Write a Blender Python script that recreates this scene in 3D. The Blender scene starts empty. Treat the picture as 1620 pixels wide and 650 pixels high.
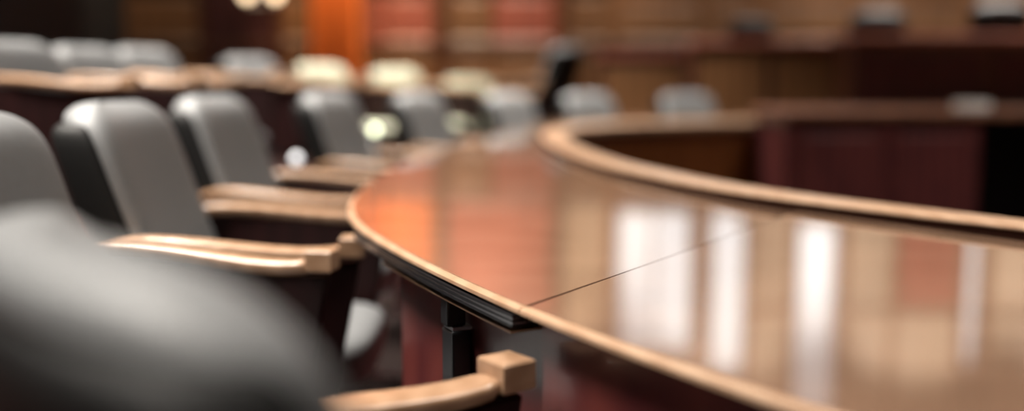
import bpy, bmesh, math, random
from mathutils import Vector, Matrix
random.seed(7)
S = bpy.context.scene
C = S.collection
PI = math.pi
R = math.radians

# ------------------------------------------------------------------ materials
def new_mat(name):
    m = bpy.data.materials.new(name); m.use_nodes = True
    nt = m.node_tree; b = nt.nodes['Principled BSDF']
    return m, nt, b

def wood(name, dark, light, scale=(1, 1, 1), rough=0.3, coat=0.0, grain=9.0, bump=0.02, axis='X', spec=0.5):
    m, nt, b = new_mat(name)
    tc = nt.nodes.new('ShaderNodeTexCoord')
    mp = nt.nodes.new('ShaderNodeMapping'); mp.inputs['Scale'].default_value = scale
    nt.links.new(tc.outputs['Object'], mp.inputs['Vector'])
    n1 = nt.nodes.new('ShaderNodeTexNoise'); n1.inputs['Scale'].default_value = grain
    n1.inputs['Detail'].default_value = 6; n1.inputs['Distortion'].default_value = 1.2
    nt.links.new(mp.outputs['Vector'], n1.inputs['Vector'])
    w = nt.nodes.new('ShaderNodeTexWave'); w.inputs['Scale'].default_value = grain * 0.6
    w.inputs['Distortion'].default_value = 6; w.inputs['Detail'].default_value = 3
    w.bands_direction = axis
    nt.links.new(mp.outputs['Vector'], w.inputs['Vector'])
    mix = nt.nodes.new('ShaderNodeMath'); mix.operation = 'MULTIPLY_ADD'
    mix.inputs[1].default_value = 0.35
    nt.links.new(w.outputs['Fac'], mix.inputs[0]); nt.links.new(n1.outputs['Fac'], mix.inputs[2])
    cr = nt.nodes.new('ShaderNodeValToRGB')
    cr.color_ramp.elements[0].position = 0.35; cr.color_ramp.elements[1].position = 0.95
    cr.color_ramp.elements[0].color = (*dark, 1); cr.color_ramp.elements[1].color = (*light, 1)
    nt.links.new(mix.outputs[0], cr.inputs['Fac']); nt.links.new(cr.outputs['Color'], b.inputs['Base Color'])
    b.inputs['Roughness'].default_value = rough
    b.inputs['Specular IOR Level'].default_value = spec
    b.inputs['Coat Weight'].default_value = coat
    b.inputs['Coat Roughness'].default_value = 0.035
    if bump:
        bp = nt.nodes.new('ShaderNodeBump'); bp.inputs['Strength'].default_value = bump
        bp.inputs['Distance'].default_value = 0.01
        nt.links.new(n1.outputs['Fac'], bp.inputs['Height']); nt.links.new(bp.outputs['Normal'], b.inputs['Normal'])
    return m

def plain(name, col, rough=0.5, metal=0.0, noise=0.15, nscale=30, bump=0.05, sheen=0.0, spec=0.5):
    m, nt, b = new_mat(name)
    tc = nt.nodes.new('ShaderNodeTexCoord')
    n = nt.nodes.new('ShaderNodeTexNoise'); n.inputs['Scale'].default_value = nscale; n.inputs['Detail'].default_value = 4
    nt.links.new(tc.outputs['Object'], n.inputs['Vector'])
    cr = nt.nodes.new('ShaderNodeValToRGB')
    cr.color_ramp.elements[0].color = (*[c * (1 - noise) for c in col], 1)
    cr.color_ramp.elements[1].color = (*[min(1, c * (1 + noise)) for c in col], 1)
    nt.links.new(n.outputs['Fac'], cr.inputs['Fac']); nt.links.new(cr.outputs['Color'], b.inputs['Base Color'])
    b.inputs['Roughness'].default_value = rough; b.inputs['Metallic'].default_value = metal
    b.inputs['Specular IOR Level'].default_value = spec
    if sheen: b.inputs['Sheen Weight'].default_value = sheen
    if bump:
        bp = nt.nodes.new('ShaderNodeBump'); bp.inputs['Strength'].default_value = bump; bp.inputs['Distance'].default_value = 0.004
        nt.links.new(n.outputs['Fac'], bp.inputs['Height']); nt.links.new(bp.outputs['Normal'], b.inputs['Normal'])
    return m

def glow(name, col, strength):
    m, nt, b = new_mat(name)
    b.inputs['Base Color'].default_value = (*col, 1)
    b.inputs['Emission Color'].default_value = (*col, 1)
    b.inputs['Emission Strength'].default_value = strength
    return m

M = {}
M['top'] = wood('walnut_tabletop', (0.20, 0.118, 0.076), (0.26, 0.155, 0.102), (.6, 2, 1), 0.07, 0.6, 3, 0.0, spec=0.8)
M['edge'] = wood('light_wood_edge', (0.45, 0.27, 0.165), (0.58, 0.38, 0.25), (1, 1, 1), 0.28, 0.0, 12, 0.0)
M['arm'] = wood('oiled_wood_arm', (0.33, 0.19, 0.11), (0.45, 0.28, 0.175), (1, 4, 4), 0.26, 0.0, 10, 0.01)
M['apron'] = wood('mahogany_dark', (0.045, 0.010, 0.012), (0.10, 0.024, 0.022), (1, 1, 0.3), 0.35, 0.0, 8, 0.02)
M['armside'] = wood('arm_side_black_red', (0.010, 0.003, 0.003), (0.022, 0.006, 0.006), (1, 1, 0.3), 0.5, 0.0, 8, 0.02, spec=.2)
M['bench'] = wood('mahogany_bench', (0.05, 0.016, 0.010), (0.12, 0.042, 0.02), (1, 1, 0.4), 0.4, 0.0, 6, 0.02)
M['desktop'] = wood('desk_top_wood', (0.10, 0.035, 0.018), (0.17, 0.065, 0.03), (0.6, 2, 2), 0.6, 0.0, 6, 0.01, spec=.3)
M['benchp'] = wood('bench_panel', (0.17, 0.075, 0.028), (0.27, 0.125, 0.05), (1, 1, 0.25), 0.45, 0.0, 4, 0.02)
M['skirtw'] = wood('apron_mahogany', (0.085, 0.018, 0.020), (0.15, 0.035, 0.03), (1, 1, 0.3), 0.3, 0.2, 7, 0.01)
M['innerw'] = wood('inner_apron_wood', (0.16, 0.055, 0.014), (0.25, 0.088, 0.024), (1, 1, 0.3), 0.2, 0.3, 5, 0.01)
M['rail'] = wood('reddish_rail', (0.30, 0.085, 0.055), (0.44, 0.15, 0.10), (0.6, 2, 2), 0.35, 0.0, 6, 0.01)
M['wallw'] = wood('wall_walnut', (0.11, 0.045, 0.016), (0.20, 0.085, 0.03), (1, 1, 0.3), 0.5, 0.0, 4, 0.02)
M['panelb'] = wood('panel_brown', (0.115, 0.054, 0.023), (0.19, 0.092, 0.042), (1, 1, 0.25), 0.45, 0.0, 4, 0.02)
M['panelt'] = wood('panel_tan', (0.40, 0.30, 0.21), (0.53, 0.41, 0.30), (1, 1, 0.25), 0.5, 0.0, 4, 0.02)
M['panelr'] = wood('panel_red', (0.26, 0.058, 0.035), (0.42, 0.11, 0.07), (1, 1, 0.25), 0.45, 0.0, 4, 0.02)
M['panelm'] = wood('panel_red_muted', (0.17, 0.045, 0.03), (0.28, 0.08, 0.055), (1, 1, 0.25), 0.45, 0.0, 4, 0.02)
M['panelo'] = wood('panel_orange', (0.60, 0.13, 0.022), (0.80, 0.21, 0.045), (1, 1, 0.25), 0.45, 0.0, 4, 0.02)
M['stile'] = wood('stile_dark', (0.05, 0.016, 0.006), (0.09, 0.03, 0.012), (1, 1, 0.3), 0.45, 0.0, 6, 0.02)
M['doorw'] = wood('door_plum', (0.03, 0.007, 0.008), (0.055, 0.014, 0.014), (1, 1, 0.3), 0.45, 0.0, 6, 0.02)
M['leather'] = plain('grey_leather', (0.18, 0.185, 0.19), 0.55, 0, 0.08, 60, 0.12)
M['shell'] = plain('black_shell', (0.008, 0.008, 0.008), 0.6, 0, 0.2, 80, 0.05, spec=.2)
M['slate'] = plain('slate_leather', (0.075, 0.077, 0.08), 0.6, 0, 0.08, 60, 0.12)
M['beige'] = plain('pale_sage_leather', (0.25, 0.255, 0.19), 0.6, 0, 0.08, 60, 0.12)
M['black'] = plain('black_metal', (0.012, 0.012, 0.014), 0.3, 0.0, 0.1, 50, 0.0)
M['paper'] = plain('white_paper', (0.75, 0.74, 0.72), 0.7, 0, 0.03, 40, 0.0)
M['chrome'] = plain('chrome', (0.75, 0.75, 0.76), 0.16, 1.0, 0.03, 40, 0.0)
M['alu'] = plain('brushed_aluminium', (0.55, 0.55, 0.57), 0.3, 1.0, 0.08, 60, 0.0)
M['rubber'] = plain('black_rubber', (0.015, 0.015, 0.015), 0.6, 0, 0.2, 60, 0.0)
M['carpet'] = plain('dark_carpet', (0.02, 0.013, 0.012), 0.95, 0, 0.35, 220, 0.4, spec=0.1)
M['platcarpet'] = plain('platform_carpet', (0.03, 0.014, 0.012), 0.95, 0, 0.3, 200, 0.4, spec=0.1)
M['wallleft'] = plain('charcoal_fabric', (0.065, 0.068, 0.074), 0.9, 0, 0.2, 90, 0.2, spec=0.1)
M['ceiling'] = plain('cream_ceiling', (0.62, 0.56, 0.48), 0.9, 0, 0.04, 12, 0.02)
M['daylight'] = glow('daylight_pane', (0.84, 0.92, 1.0), 0.62)
M['frame'] = wood('window_frame', (0.16, 0.075, 0.035), (0.26, 0.13, 0.06), (1, 1, 0.4), 0.4, 0.0, 6, 0.0)
M['globe'] = glow('warm_globe', (1.0, 0.74, 0.46), 5.0)
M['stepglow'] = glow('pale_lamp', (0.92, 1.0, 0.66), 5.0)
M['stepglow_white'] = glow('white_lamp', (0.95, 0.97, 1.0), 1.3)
M['diffuser'] = glow('ceiling_diffuser', (1.0, 0.95, 0.88), 2.0)
M['dark'] = plain('dark_inlay', (0.02, 0.006, 0.003), 0.8, 0, 0.2, 30, 0.0, spec=.05)  # colours the joint strips and the shade painted under the lip

# ------------------------------------------------------------------ helpers
def link(name, bm, mat, parent=None, smooth=True, subsurf=0, bevel=0.0):
    me = bpy.data.meshes.new(name); 
    bmesh.ops.recalc_face_normals(bm, faces=bm.faces[:])
    bm.to_mesh(me); bm.free()
    me.materials.append(mat)
    for p in me.polygons: p.use_smooth = smooth
    o = bpy.data.objects.new(name, me); C.objects.link(o)
    if bevel:
        b = o.modifiers.new('bevel', 'BEVEL'); b.width = bevel; b.segments = 2; b.limit_method = 'ANGLE'
    if subsurf:
        s = o.modifiers.new('sub', 'SUBSURF'); s.levels = subsurf; s.render_levels = subsurf
    if parent: o.parent = parent
    return o

def tag(o, label=None, cat=None, group=None, kind=None):
    if label: o['label'] = label
    if cat: o['category'] = cat
    if group: o['group'] = group
    if kind: o['kind'] = kind
    return o

def empty(name, loc=(0, 0, 0), rz=0.0):
    o = bpy.data.objects.new(name, None); C.objects.link(o)
    o.location = loc; o.rotation_euler = (0, 0, rz); o.empty_display_size = 0.1
    return o

def bbox(bm, x0, x1, y0, y1, z0, z1, mtx=None):
    vs = [bm.verts.new((x, y, z)) for x in (x0, x1) for y in (y0, y1) for z in (z0, z1)]
    for f in ((0, 1, 3, 2), (4, 6, 7, 5), (0, 4, 5, 1), (2, 3, 7, 6), (0, 2, 6, 4), (1, 5, 7, 3)):
        bm.faces.new([vs[i] for i in f])
    if mtx is not None:
        for v in vs: v.co = mtx @ v.co
    return vs

def box(name, x0, x1, y0, y1, z0, z1, mat, parent=None, bevel=0.004):
    bm = bmesh.new(); bbox(bm, x0, x1, y0, y1, z0, z1)
    return link(name, bm, mat, parent, smooth=False, bevel=bevel)

def loft(bm, rings, close=True, caps=True):
    vr = [[bm.verts.new(p) for p in r] for r in rings]
    n = len(vr[0])
    for a, b in zip(vr, vr[1:]):
        for i in range(n if close else n - 1):
            j = (i + 1) % n
            bm.faces.new((a[i], a[j], b[j], b[i]))
    if caps and close:
        bm.faces.new(vr[0][::-1]); bm.faces.new(vr[-1])
    return vr

def tube(bm, pts, rad, seg=12, caps=True):
    rings = []
    for i, p in enumerate(pts):
        p = Vector(p)
        a = Vector(pts[max(i - 1, 0)]); b = Vector(pts[min(i + 1, len(pts) - 1)])
        t = (b - a).normalized()
        u = t.cross(Vector((0, 0, 1)))
        if u.length < 1e-3: u = Vector((1, 0, 0))
        u.normalize(); v = t.cross(u)
        r = rad[i] if isinstance(rad, (list, tuple)) else rad
        rings.append([p + u * (r * math.cos(2 * PI * k / seg)) + v * (r * math.sin(2 * PI * k / seg)) for k in range(seg)])
    loft(bm, rings, True, caps)

def lathe(bm, prof, seg=20, c=(0, 0)):
    loft(bm, [[(c[0] + r * math.cos(2 * PI * k / seg), c[1] + r * math.sin(2 * PI * k / seg), z) for k in range(seg)] for r, z in prof])

def ball(bm, c, r, seg=18):
    lathe(bm, [(max(r * math.sin(PI * i / 12), 1e-4), c[2] - r * math.cos(PI * i / 12)) for i in range(13)], seg, (c[0], c[1]))

def catmull(P, t):
    n = len(P); i = min(int(t), n - 2); u = t - i
    p0 = P[max(i - 1, 0)]; p1 = P[i]; p2 = P[i + 1]; p3 = P[min(i + 2, n - 1)]
    return tuple(0.5 * (2 * b + (c - a) * u + (2 * a - 5 * b + 4 * c - d) * u * u + (3 * b - a - 3 * c + d) * u ** 3)
                 for a, b, c, d in zip(p0, p1, p2, p3))

# ------------------------------------------------------------------ room shell
def struct(o): o['kind'] = 'structure'; return o
X0, X1, Y0, Y1, ZC = -4.2, 8.5, -3.0, 11.5, 4.8
struct(box('floor', X0 - .2, X1 + .2, Y0 - .2, Y1 + .2, -0.12, 0, M['carpet'], bevel=0))
struct(box('ceiling', X0 - .2, X1 + .2, Y0 - .2, Y1 + .2, ZC, ZC + .15, M['ceiling'], bevel=0))
struct(box('wall_left', X0 - .2, X0, Y0, Y1, 0, ZC, M['wallleft'], bevel=0))
struct(box('wall_right', X1, X1 + .2, Y0, Y1, 0, ZC, M['panelb'], bevel=0))
struct(box('wall_front', X0 - .2, X1 + .2, Y0 - .2, Y0, 0, ZC, M['panelb'], bevel=0))

# back wall with openings for the windows (built as strips round them)
WIN = [(1.16, 2.08, 1.96, 3.70), (2.20, 2.66, 1.96, 3.95), (3.15, 3.70, 2.12, 4.42), (5.06, 5.30, 2.12, 3.85)]
bm = bmesh.new()
xs = [X0 - .2] + [v for w in WIN for v in (w[0], w[1])] + [X1 + .2]
for i in range(len(xs) - 1):
    if i % 2 == 0:
        bbox(bm, xs[i], xs[i + 1], Y1, Y1 + .25, 0, ZC)
    else:
        w = WIN[i // 2]
        bbox(bm, xs[i], xs[i + 1], Y1, Y1 + .25, 0, w[2]); bbox(bm, xs[i], xs[i + 1], Y1, Y1 + .25, w[3], ZC)
wall_back = struct(link('wall_back', bm, M['wallw'], smooth=False))

def wpanel(x0, x1, z0, z1, mat, d=0.05):
    """raised-and-fielded panel fixed on the back wall"""
    bm = bmesh.new()
    y = Y1
    a = [(x0, y, z0), (x1, y, z0), (x1, y, z1), (x0, y, z1)]
    def inset(k, dy): return [(x0 + k, y - dy, z0 + k), (x1 - k, y - dy, z0 + k), (x1 - k, y - dy, z1 - k), (x0 + k, y - dy, z1 - k)]
    k = min(0.05, (x1 - x0) * .15)
    loft(bm, [a, inset(0, d), inset(k, d * .5), inset(k * 1.9, d * .8)])
    return link('wall_panel', bm, mat, wall_back, smooth=False)

PX = lambda px: (px - 810) / 1650 * 11.4
# dado, middle and upper tiers of panelling (bays given by their left and right x)
bays = [(-4.15, -3.36, 'panelb', 'panelb', 'panelt'), (-2.52, -2.19, 'panelb', 'panelb', 'panelt'),
        (-1.57, -1.40, 'panelb', 'panelm', 'panelo'), (-1.38, -0.86, 'panelb', 'panelm', 'panelo'),
        (-0.68, -0.22, 'panelb', 'panelb', None), (-0.20, 0.46, 'panelb', 'panelm', None),
        (0.60, 1.06, 'panelb', 'panelb', 'panelt')]
for x0, x1, a, b_, c in bays:
    wpanel(x0, x1, 0.14, 1.28, M[a]); wpanel(x0, x1, 1.36, 1.88, M[b_]); (wpanel(x0, x1, 1.94, 2.85, M[c]) if c else None); wpanel(x0, x1, 2.91 if c else 3.26, 4.7, M['panelt'])
wpanel(-.68, .46, 1.94, 3.2, M['panelr'])
for x0, x1 in ((1.14, 2.08), (2.15, 2.66), (2.74, 3.72), (3.80, 4.9), (4.98, 5.9), (6.0, 7.1), (7.2, 8.4)):
    wpanel(x0, x1, 0.14, 1.28, M['panelb'], 0.04); wpanel(x0, x1, 1.36, 1.80, M['panelb'], 0.04)
for x0, x1, m in ((2.70, 3.10, 'panelt'), (3.76, 4.25, 'panelt'), (4.32, 4.98, 'panelr'), (5.38, 6.4, 'panelt'), (6.5, 8.4, 'panelt')):
    wpanel(x0, x1, 2.0, 3.1, M[m], 0.04); wpanel(x0, x1, 3.17, 4.6, M['panelt'], 0.04)
for x in (-0.80, 0.50):
    bm = bmesh.new(); bbox(bm, x, x + .1, Y1 - .09, Y1, 0.0, 4.75); link('wall_stile', bm, M['stile'], wall_back, smooth=False, bevel=.006)
struct(box('trim_1', X0, X1, Y1 - .075, Y1, 1.29, 1.345, M['stile'], bevel=.01))
struct(box('baseboard_back', X0, X1, Y1 - .06, Y1, 0.0, 0.13, M['stile'], bevel=.008))
struct(box('baseboard_left', X0, X0 + .03, Y0, Y1, 0.0, 0.13, M['stile'], bevel=.008))

# orange pilaster on the back wall
bm = bmesh.new()
def sq(x0, x1, y, z, e=0): return [(x0 - e, y - e, z), (x1 + e, y - e, z), (x1 + e, Y1, z), (x0 - e, Y1, z)]
loft(bm, [sq(-2.13, -1.62, 11.2, z, e) for z, e in ((0, .04), (.22, .04), (.25, 0), (4.35, 0), (4.38, .04), (4.62, .05), (4.79, .05))])
pil = struct(link('pillar', bm, M['panelo'], smooth=False, bevel=.008)); pil.name = 'trim_2'
# a fluted facing panel on its face
bm = bmesh.new()
for i in range(5):
    x = -2.045 + i * .085
    tube(bm, [(x, 11.2, .35), (x, 11.2, 4.25)], .03, 10)
link('flute', bm, M['panelo'], pil)

# dark double door
d1 = empty('door_1', (-2.94, Y1, 0)); struct(d1)
bm = bmesh.new()
for x0, x1 in ((-.39, -.005), (.005, .39)):
    bbox(bm, x0, x1, -.05, 0, 0.01, 2.35)
    for z0, z1 in ((.15, .9), (1.0, 2.25)):
        bbox(bm, x0 + .06, x1 - .06, -.065, -.05, z0, z1)
link('door_leaf', bm, M['doorw'], d1, smooth=False, bevel=.006)
bm = bmesh.new()
bbox(bm, -.46, -.39, -.09, 0, 0, 2.42); bbox(bm, .39, .46, -.09, 0, 0, 2.42); bbox(bm, -.46, .46, -.09, 0, 2.35, 2.46)
link('door_frame', bm, M['stile'], d1, smooth=False, bevel=.006)
bm = bmesh.new(); tube(bm, [(-.03, -.05, 1.05), (-.03, -.10, 1.05)], .012, 10); tube(bm, [(-.03, -.10, 1.05), (-.13, -.10, 1.05)], .01, 10)
link('door_handle', bm, M['chrome'], d1)

# windows
for i, (x0, x1, z0, z1) in enumerate(WIN):
    w = empty('window_%d' % (i + 1), (0, 0, 0)); struct(w)
    bm = bmesh.new(); t = .045
    bbox(bm, x0, x0 + t, Y1 - .04, Y1 + .2, z0, z1); bbox(bm, x1 - t, x1, Y1 - .04, Y1 + .2, z0, z1)
    bbox(bm, x0 + t, x1 - t, Y1 - .04, Y1 + .2, z0, z0 + t); bbox(bm, x0 + t, x1 - t, Y1 - .04, Y1 + .2, z1 - t, z1)
    if x1 - x0 > .7: bbox(bm, (x0 + x1) / 2 - .012, (x0 + x1) / 2 + .012, Y1 + .1, Y1 + .16, z0, z1)
    link('window_frame', bm, M['frame'], w, smooth=False)
    bm = bmesh.new(); bbox(bm, x0 + t, x1 - t, Y1 + .12, Y1 + .13, z0 + t, z1 - t)
    link('pane', bm, M['daylight'], w, smooth=False)

# ------------------------------------------------------------------ the ring table
ZT = 0.76
O = [(1.75, -1.0), (1.1, -.15), (.62, .42), (.245, .917), (.008, 1.296), (-.2, 1.737), (-.336, 2.13), (-.385, 2.6), (-.365, 3.26),
     (-.28, 3.87), (-.136, 4.5), (.064, 5.32), (.28, 5.98), (.77, 6.62), (1.87, 7.10), (3.2, 7.35), (4.6, 7.4)]
I = [(2.3, -.3), (1.75, .6), (1.3, 1.3), (.95, 1.78), (.626, 2.22), (.47, 2.5), (.36, 2.8), (.27, 3.1), (.2, 3.5), (.15, 3.95),
     (.13, 4.4), (.16, 4.85), (.3, 5.25), (.72, 5.65), (1.61, 6.0), (3.1, 6.3), (4.6, 6.4)]
def off(P, t, d):
    """point on curve P moved d to the right-hand (inner) side of travel"""
    x, y = catmull(P, t); a = catmull(P, max(t - .02, 0)); b = catmull(P, min(t + .02, len(P) - 1))
    tx, ty = b[0] - a[0], b[1] - a[1]; l = math.hypot(tx, ty)
    return (x + ty / l * d, y - tx / l * d)
def ts(t0, t1, n): return [t0 + (t1 - t0) * i / n for i in range(n + 1)]

table = empty('ring_table', (0.6, 3.2, 0))
tag(table, 'huge curved wooden conference table with polished top and hollow centre', 'table')
TO = Vector((-0.6, -3.2, 0))
def tlink(name, bm, mat, **k):
    for v in bm.verts: v.co += TO
    return link(name, bm, mat, table, **k)

# polished top in separate leaves
JO = [0, 4, 8.4, 12.0, 16]
TILT = [0.0, 0.0, 0.0, 0.0]
for s in range(4):
    t0, t1 = JO[s] + (.004 if s else 0), JO[s + 1] - .004
    n = 40
    bm = bmesh.new(); rings = []
    for t in ts(t0, t1, n):
        e0 = off(O, t, .012); e1 = off(I, t, -.02)
        rings.append([(*e0, ZT - .0115), (*e0, ZT), (*e1, ZT), (*e1, ZT - .0115)])
    loft(bm, rings)
    if s == 1:
        # this leaf sits a hair out of level, so mirrored windows break at the joint
        for v in bm.verts: v.co.z -= (v.co.x - .15) * .010
    tlink('tabletop', bm, M['top'], smooth=False)
# joint strips of darker wood
for t in JO[1:-1]:
    a = off(O, t, .012); b = off(I, t, -.02)
    bm = bmesh.new(); dx = .0016
    d = Vector((b[0] - a[0], b[1] - a[1], 0)).normalized(); nrm = Vector((-d.y, d.x, 0)) * dx
    bm_v = [Vector((*a, 0)) - nrm, Vector((*b, 0)) - nrm, Vector((*b, 0)) + nrm, Vector((*a, 0)) + nrm]
    loft(bm, [[(v.x, v.y, ZT - .02) for v in bm_v], [(v.x, v.y, ZT - .0005) for v in bm_v]])
    tlink('joint_strip', bm, M['dark'], smooth=False)
# rounded outer edge band of light wood
for s in range(4):
    bm = bmesh.new(); rings = []
    for t in ts(JO[s] + (.003 if s else 0), JO[s + 1] - .003, 40):
        p = [off(O, t, d) for d in (.014, 0.006, .001, .001, .006, .014)]
        z = (ZT + .0005, ZT + .0005, ZT - .003, ZT - .008, ZT - .011, ZT - .011)
        rings.append([(*q, zz) for q, zz in zip(p, z)])
    loft(bm, rings)
    tlink('edge_band', bm, M['edge'], smooth=False)
# raised inner lip: riser with its shade put into the dark colour, and light rounded rail
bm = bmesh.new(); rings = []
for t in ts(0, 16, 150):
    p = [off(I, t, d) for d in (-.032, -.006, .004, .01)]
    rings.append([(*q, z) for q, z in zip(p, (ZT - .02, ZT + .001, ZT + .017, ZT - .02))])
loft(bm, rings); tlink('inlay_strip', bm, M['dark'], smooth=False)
bm = bmesh.new(); rings = []
for t in ts(0, 16, 150):
    p = [off(I, t, d) for d in (0.006, -.004, -.003, .01, .085, .10, .105, .105)]
    z = (ZT + .0155, ZT + .0155, ZT + .020, ZT + .024, ZT + .024, ZT + .018, ZT + .008, ZT - .035)
    rings.append([(*q, zz) for q, zz in zip(p, z)])
loft(bm, rings); tlink('inner_lip', bm, M['edge'], smooth=True)
# apron panels (outer and inner) and plinth
def skirt(name, P, d, z0, z1, t0, t1, n, mat, th=.02):
    bm = bmesh.new()
    rings = []
    for t in ts(t0, t1, n):
        a = off(P, t, d); b = off(P, t, d + th)
        rings.append([(*a, z0), (*a, z1), (*b, z1), (*b, z0)])
    loft(bm, rings)
    return tlink(name, bm, mat, smooth=False)
bm = bmesh.new(); rings = []
for t in ts(0, 3.985, 60):
    k = min(max((3.05 - t) / .35, 0), 1); dd = .032 + .088 * k * k * (3 - 2 * k)
    a = off(O, t, dd); b = off(O, t, dd + .02)
    rings.append([(*a, .10), (*a, ZT - .0115), (*b, ZT - .0115), (*b, .10)])
loft(bm, rings); tlink('outer_apron', bm, M['skirtw'], smooth=False)
skirt('outer_apron', O, .05, .10, ZT - .0115, 4.015, 5.3, 30, M['skirtw'])
skirt('outer_apron', O, .13, .10, ZT - .0115, 5.3, 16, 100, M['skirtw'])
skirt('inner_apron', I, .05, .06, ZT - .03, 0, 16, 150, M['innerw'])
skirt('plinth', O, .22, 0, .10, 0, 16, 130, M['black'])
skirt('inner_plinth', I, -.06, 0, .06, 0, 16, 130, M['black'])
# metal slide rails tucked under the outer edge of the second leaf
def strip(name, d0, d1, z0, z1, t0, t1, mat):
    bm = bmesh.new(); rings = []
    for t in ts(t0, t1, 40):
        a = off(O, t, d0); b = off(O, t, d1)
        rings.append([(*a, z0), (*a, z1), (*b, z1), (*b, z0)])
    loft(bm, rings); return tlink(name, bm, mat, smooth=False)
for k, (z0, z1, m) in enumerate(((.0155, .0125, 'black'), (.0185, .0160, 'alu'), (.0220, .0190, 'black'), (.0250, .0225, 'alu'), (.0285, .0255, 'black'))):
    strip('slide_rail', -.002 + .001 * (k % 2), .04, ZT - z0, ZT - z1, 4.03, 5.75, M[m])
strip('rail_lip', .004, .05, ZT - .040, ZT - .0375, 4.06, 5.2, M['edge'])
# hanging bracket with metal clip
b0 = Vector((*off(O, 4.55, .03), 0))
bm = bmesh.new()
ta = catmull(O, 4.5); tb = catmull(O, 4.6); ang = math.atan2(tb[1] - ta[1], tb[0] - ta[0])
mt = Matrix.Translation(b0) @ Matrix.Rotation(ang, 4, 'Z')
bbox(bm, -.014, .014, -.012, .02, ZT - .085, ZT - .029, mt)
bbox(bm, -.022, .022, -.018, .015, ZT - .19, ZT - .090, mt)
tlink('hanging_bracket', bm, M['black'], smooth=False, bevel=.004)
bm = bmesh.new(); bbox(bm, -.018, .018, -.02, .012, ZT - .090, ZT - .085, mt)
tlink('bracket_clip', bm, M['alu'], smooth=False)

# ------------------------------------------------------------------ chairs
def superring(cx, cy, z, hx, hy, n=28, e=3.2, curve=0.0):
    pts = []
    for k in range(n):
        a = 2 * PI * k / n
        c, s = math.cos(a), math.sin(a)
        x = math.copysign(abs(c) ** (2 / e), c) * hx; y = math.copysign(abs(s) ** (2 / e), s) * hy
        pts.append((cx + x + curve * (y / max(hy, 1e-4)) ** 2, cy + y, z))
    return pts

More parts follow.
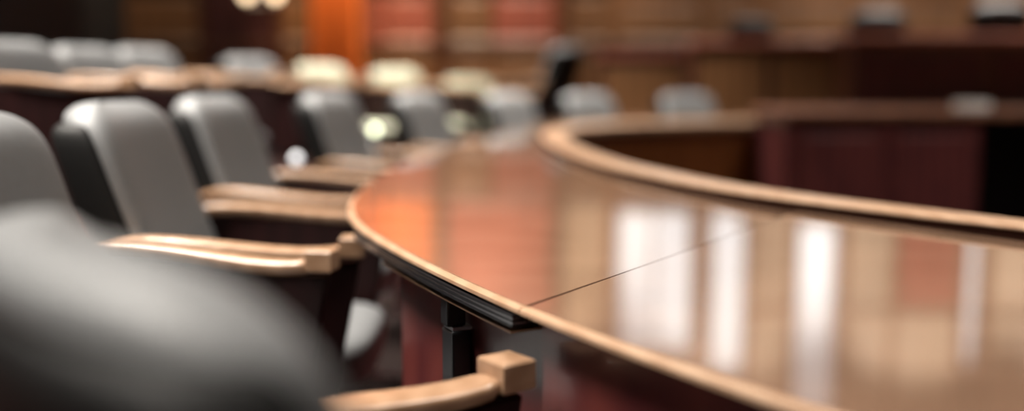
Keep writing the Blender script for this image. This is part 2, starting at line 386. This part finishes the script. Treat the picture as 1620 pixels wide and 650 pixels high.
def make_chair(name, low=False, hide='leather'):
    t = empty(name)
    top = 0.87 if low else 0.965
    # seat cushion
    bm = bmesh.new()
    loft(bm, [superring(.05, 0, z, hx, hy, 28, 4.5) for z, hx, hy in
              ((.375, .19, .18), (.378, .225, .215), (.40, .242, .228), (.45, .245, .232), (.475, .235, .222), (.487, .205, .195), (.492, .10, .10))])
    link('seat', bm, M[hide], t, subsurf=1)
    bm = bmesh.new(); loft(bm, [superring(.03, 0, z, .17, .16, 20, 5) for z in (.345, .374)]); link('seat_pan', bm, M['black'], t)
    # reclined padded back; the pad rolls over the top of a dark shell that wraps back and sides
    zb = .44
    lean = .19 * (top - zb) / .525
    ctr = lambda v: -.115 - lean * v - .010 * math.sin(v * PI)
    bm = bmesh.new(); rings = []
    prof = [(0, .02, .17, 0), (.01, .04, .205, 0), (.06, .045, .214, 0), (.25, .05, .220, 0), (.5, .05, .224, 0), (.72, .05, .226, 0), (.86, .052, .225, -.004),
            (.915, .060, .219, -.014), (.955, .058, .204, -.018), (.985, .046, .18, -.02), (1.006, .028, .14, -.02), (1.012, .010, .10, -.02)]
    for v, hx, hy, dx in prof:
        rings.append(superring(ctr(v) + dx, 0, zb + (top - zb) * v, hx, hy, 32, 3.2, .03))
    loft(bm, rings); link('backrest', bm, M[hide], t, subsurf=1)
    bm = bmesh.new(); rings = []
    for v, hx, hy in ((-.02, .05, .17), (0, .054, .225), (.1, .058, .238), (.5, .058, .242), (.72, .058, .242), (.86, .056, .240), (.915, .048, .234), (.935, .036, .215), (.942, .02, .18)):
        rings.append(superring(ctr(v) - .040, 0, zb + (top - zb) * v, hx, hy, 32, 5, .03))
    loft(bm, rings); link('back_shell', bm, M['shell'], t, subsurf=1)
    # armrests: swept wooden bar ending in a square block, on a dark post
    AY = .27; AZ = .045 if low else 0.0
    for s in (1, -1):
        path = [(-.25, -.035, .674), (-.21, -.018, .694), (-.14, -.003, .702), (-.04, .006, .696), (.08, .008, .683), (.17, .006, .676), (.225, .002, .678), (.255, 0, .684)]
        bm = bmesh.new(); rings = []
        for i, (x, dy, z) in enumerate(path):
            y = AY + dy; z += AZ
            hw = .024 + .006 * math.sin(PI * i / 7); hh = .015
            y0, y1 = s * (y - hw), s * (y + hw)
            rings.append([(x, y0, z - hh), (x, y0, z + hh - .004), (x, y0 * .9 + y1 * .1, z + hh), (x, y0 * .1 + y1 * .9, z + hh), (x, y1, z + hh - .004), (x, y1, z - hh)])
        loft(bm, rings); ar = link('armrest', bm, M['arm'], t, subsurf=1)
        bm = bmesh.new()
        q = lambda k, z: [(.246 + k, s * (AY - .025 + k), z + AZ), (.296 - k, s * (AY - .025 + k), z + AZ), (.296 - k, s * (AY + .025 - k), z + AZ), (.246 + k, s * (AY + .025 - k), z + AZ)]
        loft(bm, [q(.002, .676), q(0, .679), q(0, .712), q(.0025, .715), q(.021, .719)])
        link('end_block', bm, M['arm'], ar, smooth=False)
        bm = bmesh.new()
        y0, y1 = s * (AY - .016), s * (AY + .012)
        prof = [(-.20, .40), (.20, .36), (.235, .42), (.285, .668 + AZ), (.20, .662 + AZ), (.05, .668 + AZ), (-.10, .684 + AZ), (-.20, .678 + AZ)]
        loft(bm, [[(x, y0, z) for x, z in prof], [(x, y1, z) for x, z in prof]])
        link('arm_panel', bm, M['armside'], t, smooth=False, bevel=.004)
        bm = bmesh.new(); bbox(bm, -.08, .11, min(s * .15, s * .285), max(s * .15, s * .285), .335, .365); link('arm_bracket', bm, M['black'], t, smooth=False, bevel=.005)
    # gas column and five-star base on casters
    bm = bmesh.new(); lathe(bm, [(.05, .35), (.05, .31), (.022, .30), (.022, .20), (.032, .195), (.032, .09)]); link('gas_column', bm, M['chrome'], t)
    bm = bmesh.new()
    lathe(bm, [(.045, .075), (.05, .085), (.05, .12), (.04, .13)])
    for k in range(5):
        a = 2 * PI * k / 5 + .3
        m = Matrix.Rotation(a, 4, 'Z'); rings = []
        for x, w, z0, z1 in ((.03, .026, .075, .125), (.15, .022, .072, .108), (.27, .016, .062, .084), (.30, .012, .060, .076)):
            rings.append([m @ Vector(p) for p in ((x, -w, z0), (x, w, z0), (x, w * .8, z1), (x, -w * .8, z1))])
        loft(bm, rings)
    link('star_base', bm, M['chrome'], t, smooth=False, bevel=.004)
    for k in range(5):
        a = 2 * PI * k / 5 + .3
        bm = bmesh.new()
        cx, cy = .285 * math.cos(a), .285 * math.sin(a)
        for dy in (-.014, .014):
            m = Matrix.Translation((cx, cy, .028)) @ Matrix.Rotation(a + .6, 4, 'Z') @ Matrix.Translation((.0, dy, 0))
            rings = [[m @ Vector((r * math.cos(2 * PI * j / 16), y, r * math.sin(2 * PI * j / 16))) for j in range(16)] for r, y in ((.02, -.009), (.028, -.006), (.028, .006), (.02, .009))]
            loft(bm, rings)
        tube(bm, [(cx, cy, .03), (cx, cy, .066)], .008, 8)
        link('caster', bm, M['rubber'], t)
    return t

def copy_tree(o, parent=None):
    kids = list(o.children)
    c = o.copy(); C.objects.link(c)
    if parent: c.parent = parent
    for ch in kids: copy_tree(ch, c)
    return c

tall = make_chair('conference_chair')
lowc = make_chair('low_armchair', True, 'slate')
sage = make_chair('low_armchair', True, 'beige')
used = {'t': False, 'l': False, 's': False}
def put(proto, key, x, y, z, head, label, group, scale=1.0):
    o = proto if not used[key] else copy_tree(proto)
    used[key] = True
    o.location = (x, y, z); o.rotation_euler = (0, 0, R(head)); o.scale = (1, 1, scale)
    o['label'] = label; o['category'] = 'chair'; o['group'] = group
    return o
G1 = 'high-backed chairs around the table'
# (midpoint between the fronts of the two arms, heading)
row = [(.175, 1.026, 37, .984, 'blurred grey chair nearest the camera, its dark back filling the lower left corner'),
       (-.40, 1.645, -10, 1.02, 'grey chair just beyond the nearest one, half cut off by the left edge'),
       (-.318, 2.33, 0, 1.02, 'grey high-backed chair whose pale arm meets the black rail end of the table'),
       (-.375, 3.2, -6, 1.01, 'grey high-backed chair, fourth along the table from the camera'),
       (-.2, 4.15, -12, 1.0, 'grey high-backed chair, fifth along the table, in front of the orange pilaster'),
       (.05, 5.1, -20, .975, 'grey high-backed chair beside the pale green glowing lamp, sixth along the table'),
       (.45, 6.2, -32, .945, 'grey high-backed chair just left of the far bend of the table'),
       (.88, 6.68, -48, .93, 'grey high-backed chair behind the far bend of the table'),
       (1.5, 6.99, -62, .92, 'smallest grey chair, farthest along the table towards the benches')]
for mx, my, h, sz, lab in row:
    c, s = math.cos(R(h)), math.sin(R(h))
    ch = put(tall, 't', mx - .271 * c, my - .271 * s, 0, h, lab, G1, sz)
    if h == 37: ch.scale.y = 1.12

# rear platform and its second row of low armchairs
ZP = 0.28
PE = [(-1.2, .2), (-1.15, 1.2), (-1.08, 2.0), (-1.03, 3.0), (-.93, 4.0), (-.72, 5.0), (-.38, 6.0), (.1, 7.0), (.6, 7.45), (1.3, 7.75), (1.75, 7.85)]
bm = bmesh.new()
e = [catmull(PE, t) for t in ts(0, len(PE) - 1, 60)]
poly = e + [(1.75, Y1), (X0, Y1), (X0, .2)]
f0 = [bm.verts.new((x, y, 0)) for x, y in poly]; f1 = [bm.verts.new((x, y, ZP)) for x, y in poly]
bm.faces.new(f0[::-1]); bm.faces.new(f1)
for i in range(len(poly)):
    j = (i + 1) % len(poly); bm.faces.new((f0[i], f0[j], f1[j], f1[i]))
struct(link('floor_platform', bm, M['platcarpet'], smooth=False))
G2 = 'low armchairs on the raised platform'
row2 = [(20, 3.48, -5, 1.005, 'low grey armchair on the platform at the far left, nearest of the second row'),
        (135, 4.2, -8, 1.0, 'low grey armchair on the platform, second from the left edge, against the dark wall'),
        (228, 4.9, -12, 1.01, 'low grey armchair on the platform below the edge of the dark left wall'),
        (393, 5.7, -20, .97, 'low grey armchair on the platform in front of the plum door'),
        (505, 6.5, -28, .93, 'low pale sage armchair on the platform in front of the orange pilaster'),
        (622, 7.3, -38, .90, 'low pale sage armchair on the platform below the red wall panel'),
        (735, 8.2, -48, .82, 'low pale sage armchair farthest along the platform row')]
for px, d, h, sz, lab in row2:
    x = (px - 810) / 1650 * d + .27 * math.cos(R(h)); y = d + .27 * math.sin(R(h))
    put(sage if 'sage' in lab else lowc, 's' if 'sage' in lab else 'l', x, y, ZP, h, lab, G2, sz)
put(tall, 't', .20, 8.75, ZP, 148, 'black-backed grey chair standing apart on the platform, turned away beyond the far bend', 'chairs standing apart')

# ------------------------------------------------------------------ benches on the right
def bench(name, x0, x1, y, z, depth, label, panels, nose=.05, group=None, pm='benchp'):
    b = empty(name, ((x0 + x1) / 2, y, 0)); w = (x1 - x0) / 2
    bm = bmesh.new(); bbox(bm, -w, w, 0, depth, 0, z - nose); link('front', bm, M['bench'], b, smooth=False, bevel=.004)
    bm = bmesh.new(); bbox(bm, -w - .015, w + .015, -.06, depth + .02, z - nose, z); link('bench_top', bm, M['rail'], b, smooth=False, bevel=.012)
    n = panels; pw = 2 * w / n
    for k in range(n):
        a, c = -w + k * pw + .04, -w + (k + 1) * pw - .04
        bm = bmesh.new()
        def ins(q, dy): return [(a + q, -dy, .08 + q), (c - q, -dy, .08 + q), (c - q, -dy, z - nose - .06 - q), (a + q, -dy, z - nose - .06 - q)]
        loft(bm, [ins(0, 0), ins(0, .018), ins(.03, .008), ins(.055, .014)])
        link('front_panel', bm, M[pm], b, smooth=False)
    tag(b, label, 'bench', group)
    return b
bench('tiered_bench', .77, 1.50, 9.15, 1.21, .45, 'wooden bench front with reddish rail, lowest and farthest of the three tiers', 1, group='tiered benches')
bench('tiered_bench', 1.46, 2.70, 8.50, 1.295, .45, 'wooden bench front between the lower far bench and the long near one', 2, group='tiered benches')
bench('tiered_bench', 2.55, 5.6, 7.9, 1.32, .45, 'longest wooden bench front at upper right, below the two dark chair backs', 3, group='tiered benches', pm='apron')
struct(box('floor_dais', 1.75, X1 - .01, 9.0, Y1 - .1, 0, .55, M['platcarpet'], bevel=.01))
for x, y, h, sz, lab in ((2.02, 9.40, 118, .99, 'black-backed chair with grey top behind the middle bench tier, smallest of the three'),
                         (3.05, 8.85, 96, 1.03, 'black-backed chair with dull grey top behind the long upper bench'),
                         (4.12, 8.80, 84, 1.10, 'black-backed chair with pale lit top at the upper right corner behind the bench')):
    put(tall, 't', x, y + .35, .55, h, lab, 'chairs behind the benches', sz)

# dark desk standing inside the ring, with an opening and black panel shaped for the shade at right
desk = empty('clerk_desk', (2.4, 5.2, 0))
tag(desk, 'dark plum-brown desk with panelled front standing inside the hollow of the table', 'desk')
bm = bmesh.new(); bbox(bm, -1.06, 1.6, -.03, .68, .815, .855); link('desk_top', bm, M['desktop'], desk, smooth=False, bevel=.01)
for a, c in ((-1.03, -.06), (1.2, 1.56)):
    bm = bmesh.new(); bbox(bm, a, c, 0, .62, 0, .815); link('pedestal', bm, M['apron'], desk, smooth=False, bevel=.004)
bm = bmesh.new(); bbox(bm, -.06, 1.2, .56, .62, .1, .815); link('back_panel', bm, M['black'], desk, smooth=False)
for a, c in ((-.98, -.56), (-.50, -.10), (1.24, 1.52)):
    bm = bmesh.new()
    ins = lambda q, dy: [(a + q, -dy, .08 + q), (c - q, -dy, .08 + q), (c - q, -dy, .77 - q), (a + q, -dy, .77 - q)]
    loft(bm, [ins(0, 0), ins(0, .016), ins(.03, .006), ins(.05, .012)]); link('front_panel', bm, M['apron'], desk, smooth=False)
# white slabs added for the bright highlight on the desk top
pp = empty('paper_stack', (2.36, 5.38, .855)); tag(pp, 'small stack of white paper lying on the dark desk top', 'paper')
bm = bmesh.new()
for k in range(5):
    a = .03 * math.sin(k * 2.1); m = Matrix.Rotation(a, 4, 'Z')
    bbox(bm, -.075, .075, -.055, .055, k * .008, k * .008 + .0079, m)
link('sheets', bm, M['paper'], pp, smooth=False)

# ------------------------------------------------------------------ lamps, with added glints and fill lights
sc = empty('wall_sconce', (-2.68, Y1 - .05, 1.80)); tag(sc, 'brass wall sconce with two warm globe lamps above the plum door edge', 'lamp')
bm = bmesh.new(); bbox(bm, -.05, .05, 0, .05, -.10, .10); tube(bm, [(0, 0, 0), (0, -.08, -.03), (-.15, -.10, -.03), (-.15, -.10, .02)], .012, 8); tube(bm, [(0, -.08, -.03), (.15, -.10, -.03), (.15, -.10, .02)], .012, 8)
link('bracket', bm, M['alu'], sc, smooth=False)
for x in (-.15, .15):
    bm = bmesh.new(); ball(bm, (x, -.10, .06), .055); link('globe', bm, M['globe'], sc)
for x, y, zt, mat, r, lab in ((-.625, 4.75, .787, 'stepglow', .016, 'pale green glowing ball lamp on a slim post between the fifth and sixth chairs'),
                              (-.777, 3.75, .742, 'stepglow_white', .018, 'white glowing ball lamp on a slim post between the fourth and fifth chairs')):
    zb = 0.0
    st = empty('post_lamp', (x, y, zb)); tag(st, lab, 'lamp', 'post lamps behind the chairs')  # added glowing balls stand in for blurred highlights of chair fittings
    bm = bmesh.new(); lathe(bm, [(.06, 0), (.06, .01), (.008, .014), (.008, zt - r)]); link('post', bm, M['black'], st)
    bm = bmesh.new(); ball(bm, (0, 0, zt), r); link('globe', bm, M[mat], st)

# unseen ceiling luminaires added as fill light: a frame, a glowing plate and the lamp that lights the room
def added_ceiling_light(x, y, sx, sy, power, lab, col=(1, .93, .84)):
    c = empty('ceiling_light', (x, y, ZC)); tag(c, lab, 'ceiling light', 'square ceiling lights')
    bm = bmesh.new(); t = .04
    bbox(bm, -sx, sx, -sy, -sy + t, -.07, 0); bbox(bm, -sx, sx, sy - t, sy, -.07, 0); bbox(bm, -sx, -sx + t, -sy + t, sy - t, -.07, 0); bbox(bm, sx - t, sx, -sy + t, sy - t, -.07, 0)
    link('frame', bm, M['alu'], c, smooth=False)
    bm = bmesh.new(); bbox(bm, -sx + t, sx - t, -sy + t, sy - t, -.03, -.02); link('diffuser', bm, M['diffuser'], c, smooth=False)
    L = bpy.data.lights.new('lamp', 'AREA'); L.shape = 'RECTANGLE'; L.size = 2 * sx - .1; L.size_y = 2 * sy - .1; L.energy = power; L.color = col; L.spread = R(85)
    o = bpy.data.objects.new('lamp', L); C.objects.link(o); o.parent = c; o.location = (0, 0, -.075)
added_ceiling_light(-2.3, 1.6, .6, .6, 235, 'square ceiling light over the second row, beside the left wall')
added_ceiling_light(-0.6, 0.1, .6, .6, 26, 'square ceiling light straight above the nearest chair')  # added to lift the top of the nearest chair back
added_ceiling_light(-2.2, 4.4, .6, .6, 235, 'square ceiling light above the middle of the second row')
added_ceiling_light(-0.6, 7.0, .6, .6, 260, 'square ceiling light above the far bend of the table')
added_ceiling_light(2.6, 2.6, .6, .6, 130, 'square ceiling light above the hollow of the table')
added_ceiling_light(4.4, 8.7, .6, .6, 170, 'square ceiling light above the benches')
# unseen warm wall washers, added to brighten the panelling and its reflection
def added_washer(x, y, tx, tz, power, ang, col, lab):
    ww = empty('ceiling_spotlight', (x, y, ZC)); tag(ww, lab, 'ceiling light', 'ceiling spotlights')
    bm = bmesh.new(); lathe(bm, [(.05, -.14), (.055, -.14), (.055, 0)]); link('housing', bm, M['black'], ww)
    L = bpy.data.lights.new('spot', 'SPOT'); L.energy = power; L.color = col; L.spot_size = R(ang); L.spot_blend = .7; L.shadow_soft_size = .04
    o = bpy.data.objects.new('spot', L); C.objects.link(o); o.parent = ww; o.location = (0, 0, -.15)
    d = Vector((tx, 11.4, tz)) - Vector((x, y, ZC - .15)); o.rotation_euler = d.to_track_quat('-Z', 'Y').to_euler()
added_washer(-3.5, 9.6, -3.5, 1.8, 330, 52, (1, .78, .55), 'warm ceiling spotlight aimed at the wall left of the plum door')
added_washer(-1.75, 9.6, -1.85, 1.7, 800, 36, (1, .66, .34), 'warm ceiling spotlight aimed at the orange pilaster')
added_washer(-0.9, 9.4, -1.0, 2.3, 800, 56, (1, .78, .56), 'warm ceiling spotlight aimed at the red panel beside the pilaster')
added_washer(0.1, 9.4, 0.1, 2.3, 800, 60, (1, .80, .60), 'warm ceiling spotlight aimed at the red panel beside the windows')
added_washer(2.4, 9.4, 2.5, 2.6, 640, 66, (1, .90, .79), 'warm ceiling spotlight aimed at the wall between the two narrow windows')
added_washer(4.5, 9.4, 4.6, 2.6, 640, 66, (1, .90, .79), 'warm ceiling spotlight aimed at the red panel between the windows')
added_washer(6.6, 9.4, 6.6, 2.6, 560, 66, (1, .90, .79), 'warm ceiling spotlight aimed at the wall right of the last window')

# ------------------------------------------------------------------ world, camera, view
w = bpy.data.worlds.new('world'); S.world = w; w.use_nodes = True
w.node_tree.nodes['Background'].inputs[0].default_value = (.55, .62, .75, 1); w.node_tree.nodes['Background'].inputs[1].default_value = .3

cam = bpy.data.cameras.new('camera'); co = bpy.data.objects.new('camera', cam); C.objects.link(co)
F = 1650.0
cam.sensor_width = 36; cam.lens = 36 * F / 1620; cam.clip_start = .02
pitch = math.atan((325 - 110) / F)
co.location = (0, 0, 1.06); co.rotation_euler = (PI / 2 - pitch, 0, 0)
cam.dof.use_dof = True; cam.dof.focus_distance = 1.5; cam.dof.aperture_fstop = cam.lens / 45.0
S.camera = co
S.view_settings.view_transform = 'Standard'; S.view_settings.look = 'None'
S.view_settings.gamma = 1; S.view_settings.use_curve_mapping = False
S.view_settings.exposure = 0.0
